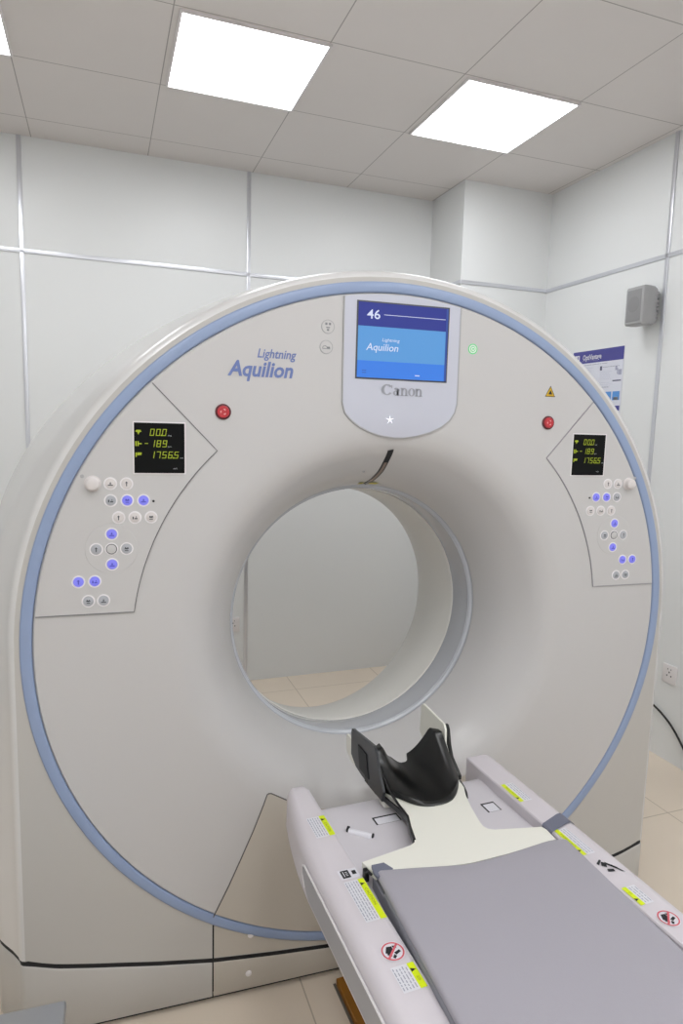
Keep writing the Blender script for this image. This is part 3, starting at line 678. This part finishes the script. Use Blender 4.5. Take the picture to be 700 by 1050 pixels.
for pts in (((.216, -.643), (.232, -.633), (.234, -.637), (.218, -.649)), ((.222, -.652), (.230, -.640), (.238, -.648), (.230, -.660)), ((.226, -.664), (.240, -.668), (.238, -.676), (.222, -.672)), ((.237, -.643), (.252, -.668), (.246, -.668), (.234, -.650)), ((.245, -.655), (.258, -.685), (.252, -.68), (.242, -.66))):
    mb.add([cz(a, b, ZR+.0012) for a, b in pts], [(0, 1, 2, 3)], 0)
mb.build('pictogram_label', [M_ink], T0)

# mattress (runs straight with the scanner)
Q = empty('mattress', (0, -1.4, HC-.355), 0, 'long thin grey vinyl mattress pad lying on the patient couch', 'mattress')
QI = Matrix.Translation((0, 1.4, -(HC-.355)))
xL, xR = -.226, .233; Z1 = -.338; r = .009
def frontY(x):   # front edge dips between the corners
    P = [(-.226, -.552), (-.218, -.545), (-.131, -.557), (-.029, -.571), (.0755, -.564), (.184, -.551), (.220, -.553), (.228, -.557), (.233, -.566)]
    for (a, ya), (b, yb) in zip(P, P[1:]):
        if x <= b: return ya+(yb-ya)*(x-a)/(b-a)
    return P[-1][1]
xs_ = [xL, xL+.001, xL+.004, xL+.009]+[xL+.009+(xR-xL-.018)*k/24 for k in range(1, 24)]+[xR-.009, xR-.004, xR-.001, xR]
def dz(x):
    e = min(x-xL, xR-x); return 0 if e >= r else r-math.sqrt(max(0, r*r-(r-e)**2))
mb = MB(); rows = []
for t in (0, .0012, .0045, .009, .05, .3, 1):
    rows.append([cz(x, frontY(x)-t if t < 1 else -2.25, Z1-max(dz(x), (r-math.sqrt(max(0, r*r-(r-min(r, t))**2))))+.002*math.cos((x-xL)/(xR-xL)*2*PI)) for x in xs_])
mb.grid(rows); low = [[cz(x, frontY(x), -.3470) for x in xs_], rows[0]]; mb.grid(low)
for s_ in (0, -1): mb.grid([[cz(xs_[s_], q_[s_].y, -.3470), q_[s_]] for q_ in rows])
mb.grid([[cz(x, -2.25, -.3470) for x in xs_], rows[-1]]); mb.build('pad', M_matt, Q, M=QI)
mb = MB(); q_ = [(-.232, -.550), (-.228, -.527), (-.200, -.526), (-.188, -.548), (-.20, -.565), (-.229, -.565)]
mb.prism(q_, -.3440+HC, -.3385+HC, place=lambda a, b, d: (a, b, d)); mb.build('corner_tab', M_slate, Q, M=QI)

# ------------------------------------------------------------------ HEAD HOLDER
H = empty('head_holder', (0, -.3, HC-.36), PS, 'cream board with a black cupped head rest at the head end of the couch', 'head rest')
HI = Matrix.Translation(Matrix.Rotation(-PS, 3, 'Z') @ Vector((0, .3, -(HC-.36))))
bd = [(-.276, -.487), (-.152, -.470), (-.137, -.462), (-.130, -.448), (-.122, -.415), (-.107, -.375), (-.100, -.34), (-.104, -.30), (-.108, -.262), (-.03, -.235), (.05, -.235), (.100, -.258), (.092, -.30), (.076, -.335), (.060, -.385), (.046, -.445), (.044, -.462), (.050, -.475), (.062, -.482), (.174, -.509), (.178, -.522)]
def g2c(x, y): return (x*math.cos(PS)+y*math.sin(PS), -x*math.sin(PS)+y*math.cos(PS))
bd += [g2c(xx, frontY(xx)+.0015) for xx in (.212, .19, .17, .13, .08, .03, -.015, -.06, -.1, -.15, -.19, -.218, -.226)]
mb = MB(); mb.prism(bd, -.3575+HC, -.3445+HC, place=lambda a, b, d: (a, b, d))
mb.build('board', M_cream, H, M=HI)
xc = -.011
def zc(s, t):      # trough height: s across (-1..1), t from the near lip (0) to the far end (1)
    wing = (.074 if s < 0 else .095)*min(1, abs(s)/.78)**2.0*(.10+.90*min(1, t*1.2)**1.15)
    return -.338+.006*t*(1-abs(s))+wing
def yc(s, t):
    yn = -.352+.085*abs(s)**2.4; yf = -.115-.055*abs(s)**1.2
    if abs(s) < .22: yf -= .038*math.sqrt(max(0, 1-(s/.22)**2))
    return yn+(yf-yn)*t
def sheet(fz, fy, hw, name, mt, th=.009, ns=40, nt_=24, s0=-1, s1=1, lip=True):
    top_, bot_ = [], []
    for j in range(nt_+1):
        t = j/nt_; ra, rb_ = [], []
        for i in range(ns+1):
            s = s0+(s1-s0)*i/ns; w_ = hw(t); z = fz(s, t); y = fy(s, t); x = xc+w_*s
            e = (1-t/.06)*.004 if t < .06 and lip else 0
            ra.append(cz(x, y, z+(.004*math.sin(min(1, t/.06)*PI) if lip and t < .06 else 0)-e)); rb_.append(cz(x+.0*s, y, z-th))
        top_.append(ra); bot_.append(rb_)
    mb = MB(); mb.grid(top_); mb.grid([list(reversed(r_)) for r_ in bot_])
    mb.grid([top_[0], bot_[0]]); mb.grid([top_[-1], bot_[-1]])
    mb.grid([[a[0] for a in top_], [a[0] for a in bot_]]); mb.grid([[a[-1] for a in top_], [a[-1] for a in bot_]])
    return mb.build(name, mt, H, M=HI, sharp=50)
sheet(zc, yc, lambda t: .106-.010*t, 'head_cushion', M_black, th=.009)
# cream cradle under the cushion with its two upright plates
def zc2(s, t): return zc(s, t)-.0105
sheet(zc2, lambda s, t: yc(s, t)+.004 if t < .5 else yc(s, t)+.004, lambda t: .107, 'cradle', M_cream, th=.007, lip=False)
def plate(x, pts, name, mt, th, par=None):
    mb = MB(); mb.prism(pts, x-th/2, x+th/2, place=lambda a, b, d: cz(d, a, b)); return mb.build(name, mt, par or H, M=HI)
plate(.094, [(-.055, -.300), (-.060, -.222), (-.068, -.213), (-.078, -.213), (-.185, -.222), (-.195, -.235), (-.200, -.300), (-.17, -.335), (-.08, -.32)], 'side_plate', M_cream, .006)
plate(-.120, [(-.016, -.345), (-.012, -.305), (-.018, -.296), (-.12, -.296), (-.16, -.30), (-.16, -.35), (-.05, -.36)], 'side_plate', M_cream, .006)
plate(.1035, [(-.172, -.232), (-.178, -.226), (-.186, -.226), (-.194, -.236), (-.204, -.275), (-.218, -.303), (-.262, -.334), (-.262, -.346), (-.20, -.346), (-.172, -.30)], 'side_wing', M_black, .008)
lw = plate(-.130, [(-.072, -.262), (-.076, -.252), (-.084, -.2485), (-.095, -.2485), (-.220, -.233), (-.232, -.240), (-.255, -.285), (-.285, -.325), (-.28, -.352), (-.22, -.352), (-.15, -.350), (-.11, -.345), (-.075, -.325)], 'side_wing', mat('wing_grey', '26282c', .3), .007)
plate(-.1345, [(-.125, -.275), (-.180, -.275), (-.200, -.335), (-.14, -.335)], 'fastener_patch', M_blackm, .003, lw)
# straps running from the wings down to the neck of the board
def strap(x_s_, ls, w_, name):
    mb = MB(); rows = []
    for k, (x, y, z) in enumerate(ls):
        rows.append([cz(x-.002, y, z-w_/2), cz(x+.002, y, z-w_/2), cz(x+.002, y, z+w_/2), cz(x-.002, y, z+w_/2)])
    mb.grid(rows, closed=True, cap=True); mb.build(name, M_black, H, M=HI)
strap(0, [(-.133, -.175, -.345), (-.128, -.235, -.351), (-.118, -.29, -.3525), (-.109, -.335, -.3525), (-.108, -.375, -.3525), (-.123, -.412, -.3525), (-.132, -.445, -.3525), (-.140, -.466, -.3525)], .014, 'edge_strap')
mb = MB(); mb.tube([cz(-.121, -.20, -.268), cz(-.121, -.24, -.292), cz(-.117, -.285, -.322), cz(-.109, -.325, -.340), cz(-.107, -.37, -.344), cz(-.121, -.41, -.344), cz(-.133, -.455, -.345)], .0032, n=8); mb.build('edge_strap', M_black, H, M=HI)
mb = MB(); mb.tube([cz(.100, -.268, -.346), cz(.095, -.29, -.350), cz(.088, -.315, -.352), cz(.081, -.335, -.352)], [.003, .0055, .0055, .002], n=8); mb.build('edge_strap', M_black, H, M=HI)
# drooping post of the cradle seen behind it
mb = MB(); mb.box(-.115, .075, -.26, -.225, -.3878+HC, -.357+HC, bev=.004); mb.build('support_block', M_cream, H, M=HI)

# ------------------------------------------------------------------ ON THE WALLS
def RP(u, v, z): return RM @ Vector((u, v, z))
# loudspeaker on the right wall
K = empty('loudspeaker', RP(UR, 1.085, 2.225), TH, 'small grey box loudspeaker mounted high on the right wall', 'speaker')
mb = MB(); rows = []
for x, g in ((-.022, .010), (-.045, .002), (-.075, .0), (-.110, .0), (-.118, .002), (-.122, .007)):
    rows.append([(x, a*(.062-g), .097+b*(.096-g)) for a, b in ((-1, -.9), (-.9, -1), (.9, -1), (1, -.9), (1, .9), (.9, 1), (-.9, 1), (-1, .9))])
mb.grid(rows, closed=True, cap=True); mb.build('cabinet', M_grey, K)
mb = MB(); mb.box(-.1245, -.120, -.048, .048, .018, .176, bev=.0015); GR = mb.build('grille', M_grille, K)
mb = MB(); rows = [[(-.1252-.0012*math.cos(t*PI/2), .040*math.sin(t*PI/2)*math.cos(2*PI*k/24), .103+.040*math.sin(t*PI/2)*math.sin(2*PI*k/24)) for k in range(24)] for t in (.02, .3, .6, .85, 1)]
mb.grid(rows, closed=True); mb.build('cone', mat('cone_grey', '8a8a8b', .6), GR)
mb = MB()
for k in range(7): mb.box(-.034, -.014, -.056, .056, .030+k*.021, .042+k*.021, bev=.003)
mb.build('cooling_rib', M_grey, K)
mb = MB(); mb.box(-.016, 0, -.030, .045, .02, .175, bev=.003); mb.build('wall_bracket', mat('bracket_grey', '7f8a8c', .5), K)
# poster
PO = empty('poster', RP(UR-.002, 1.466, 1.555), TH, 'white poster with a dark blue heading on the right wall, half hidden behind the scanner', 'poster')
mb = MB(); HW = .209; HH = .593
pp = lambda a, b, d=.0: (-.001-d, HW-a, HH-b)           # a from the left edge, b down from the top
def pr_(a0, b0, a1, b1, mi, d=.0006): mb.add([pp(a0, b0, d), pp(a0, b1, d), pp(a1, b1, d), pp(a1, b0, d)], [(0, 1, 2, 3)], mi)
mb.box(-.001, .0015, -HW, HW, 0, HH, 0)
pr_(0, 0, .418, .072, 1)
pr_(.016, .022, .058, .060, 2, .001); pr_(.028, .034, .036, .054, 1, .0013); pr_(.042, .028, .050, .05, 1, .0013)
text_mb(mb, 'OptiVantage', 2, lambda a, b: pp(.088+a, .052-b, .001), .155, .030, bold=.02)
pr_(.075, .058, .22, .0595, 3, .001)
def fake(a0, b0, a1, n, dy, mi=3, th=.0018):
    for k in range(n):
        b = b0+k*dy; a = a0
        e = a1-random.uniform(0, (a1-a0)*.3)
        while a < e: l = min(random.uniform(.008, .022), e-a); pr_(a, b, a+l, b+th, mi); a += l+.0035
fake(.03, .082, .39, 1, .01, 4); fake(.03, .100, .19, 4, .011, 5); fake(.05, .15, .19, 14, .0105, 5)
pr_(.238, .098, .255, .122, 4); fake(.262, .104, .40, 1, .01, 4)
fake(.24, .130, .345, 5, .0105, 5); fake(.24, .192, .345, 3, .0105, 5); pr_(.345, .182, .410, .189, 4); pr_(.360, .105, .375, .128, 3); pr_(.385, .125, .410, .155, 3); pr_(.375, .118, .383, .15, 3)
pr_(.232, .212, .248, .232, 4); fake(.256, .218, .34, 1, .01, 4)
for a in (.288, .352): pr_(a, .245, a+.055, .294, 6); pr_(a+.01, .276, a+.045, .294, 7)
pr_(.345, .325, .413, .352, 1); fake(.345, .362, .41, 7, .0105, 6); fake(.03, .32, .19, 22, .0105, 5)
fake(.21, .37, .32, 18, .0105, 5)
mb.build('sheet', [M_poster, M_navy, M_lbl, mat('poster_grey', 'a9abc0', .6), mat('poster_ink', '5c5f78', .6), mat('poster_pale', 'bfc2d4', .6), M_pblue, mat('poster_tan', 'b8b0a4', .6)], PO)
# outlets
def outlet(loc, rz_, label):
    o_ = empty('wall_outlet', loc, rz_, label, 'power socket', 'white wall power sockets')
    mb = MB(); mb.box(-.043, .043, -.010, 0, -.048, .048, bev=.003); fp = mb.build('face_plate', M_white, o_)
    mb = MB()
    for a, b, c, d_ in ((-.004, .006, .004, .014), (-.016, -.012, -.009, -.004), (.009, -.012, .016, -.004), (-.012, .022, -.008, .030), (.008, .022, .012, .030)):
        mb.add([(a, -.0104, b), (c, -.0104, b), (c, -.0104, d_), (a, -.0104, d_)], [(0, 1, 2, 3)])
    mb.build('socket_slot', M_dgrey, fp); return o_
outlet(RP(UR, .762, .456), TH-PI/2, 'white wall power socket on the right wall above the black cable')
outlet(RP(.0, VB, .388), TH, 'white wall power socket on the back wall, seen through the bore at its left edge')
# cable
cb = [(1.905, 1.9, .012), (1.925, 1.55, .10), (1.925, 1.25, .27), (1.925, 1.0, .292), (1.925, .90, .280), (1.925, .844, .262), (1.925, .783, .239), (1.925, .717, .2), (1.925, .65, .138), (1.92, .59, .075), (1.90, .52, .025), (1.86, .42, .008), (1.80, .2, .008), (1.78, -.1, .008)]
mb = MB(); fine = []
for i in range(len(cb)-1):
    p0, p1, p2, p3 = (Vector(cb[max(i-1, 0)]), Vector(cb[i]), Vector(cb[i+1]), Vector(cb[min(i+2, len(cb)-1)]))
    for k in range(4): t = k/4; fine.append(.5*((2*p1)+(-p0+p2)*t+(2*p0-5*p1+4*p2-p3)*t*t+(-p0+3*p1-3*p2+p3)*t**3))
fine.append(Vector(cb[-1])); mb.tube([RP(*p) for p in fine], .0055, n=8)
tag(mb.build('power_cable', M_blackm), 'black cable hanging down the right wall below the socket', 'cable')

# ------------------------------------------------------------------ ON THE FLOOR
mb = MB(); mb.box(-.139, -.026, -2.3, -.025, 0, .022, bev=.002)
o_ = tag(mb.build('wooden_board', M_wood), 'brown wooden board lying on the floor along under the couch', 'board'); o_.rotation_euler = (0, 0, PS)
mb = MB(); mb.box(-.147, -.1395, -2.3, -.022, 0, .003)
o_ = tag(mb.build('floor_strip', mat('strip_grey', '6f6a60', .5)), 'thin dark strip on the floor tiles beside the brown board', 'floor strip'); o_.rotation_euler = (0, 0, PS)
# steel stool / trolley corner at the bottom left
ST = empty('steel_trolley', (-1.08, -.62, 0), 0, 'low steel trolley whose top corner shows at the bottom left of the photo', 'trolley')
mb = MB(); mb.box(-.24, .236, -.22, .246, .425, .45, bev=.006); mb.build('top', M_steel, ST)
for a in (-.21, .2):
    for b in (-.19, .2): mb = MB(); mb.tube([(a, b, .0), (a, b, .43)], .012); mb.build('leg', M_steel, ST)
mb = MB(); mb.box(-.21, .2, -.19, .2, .14, .15); mb.build('shelf', M_steel, ST)
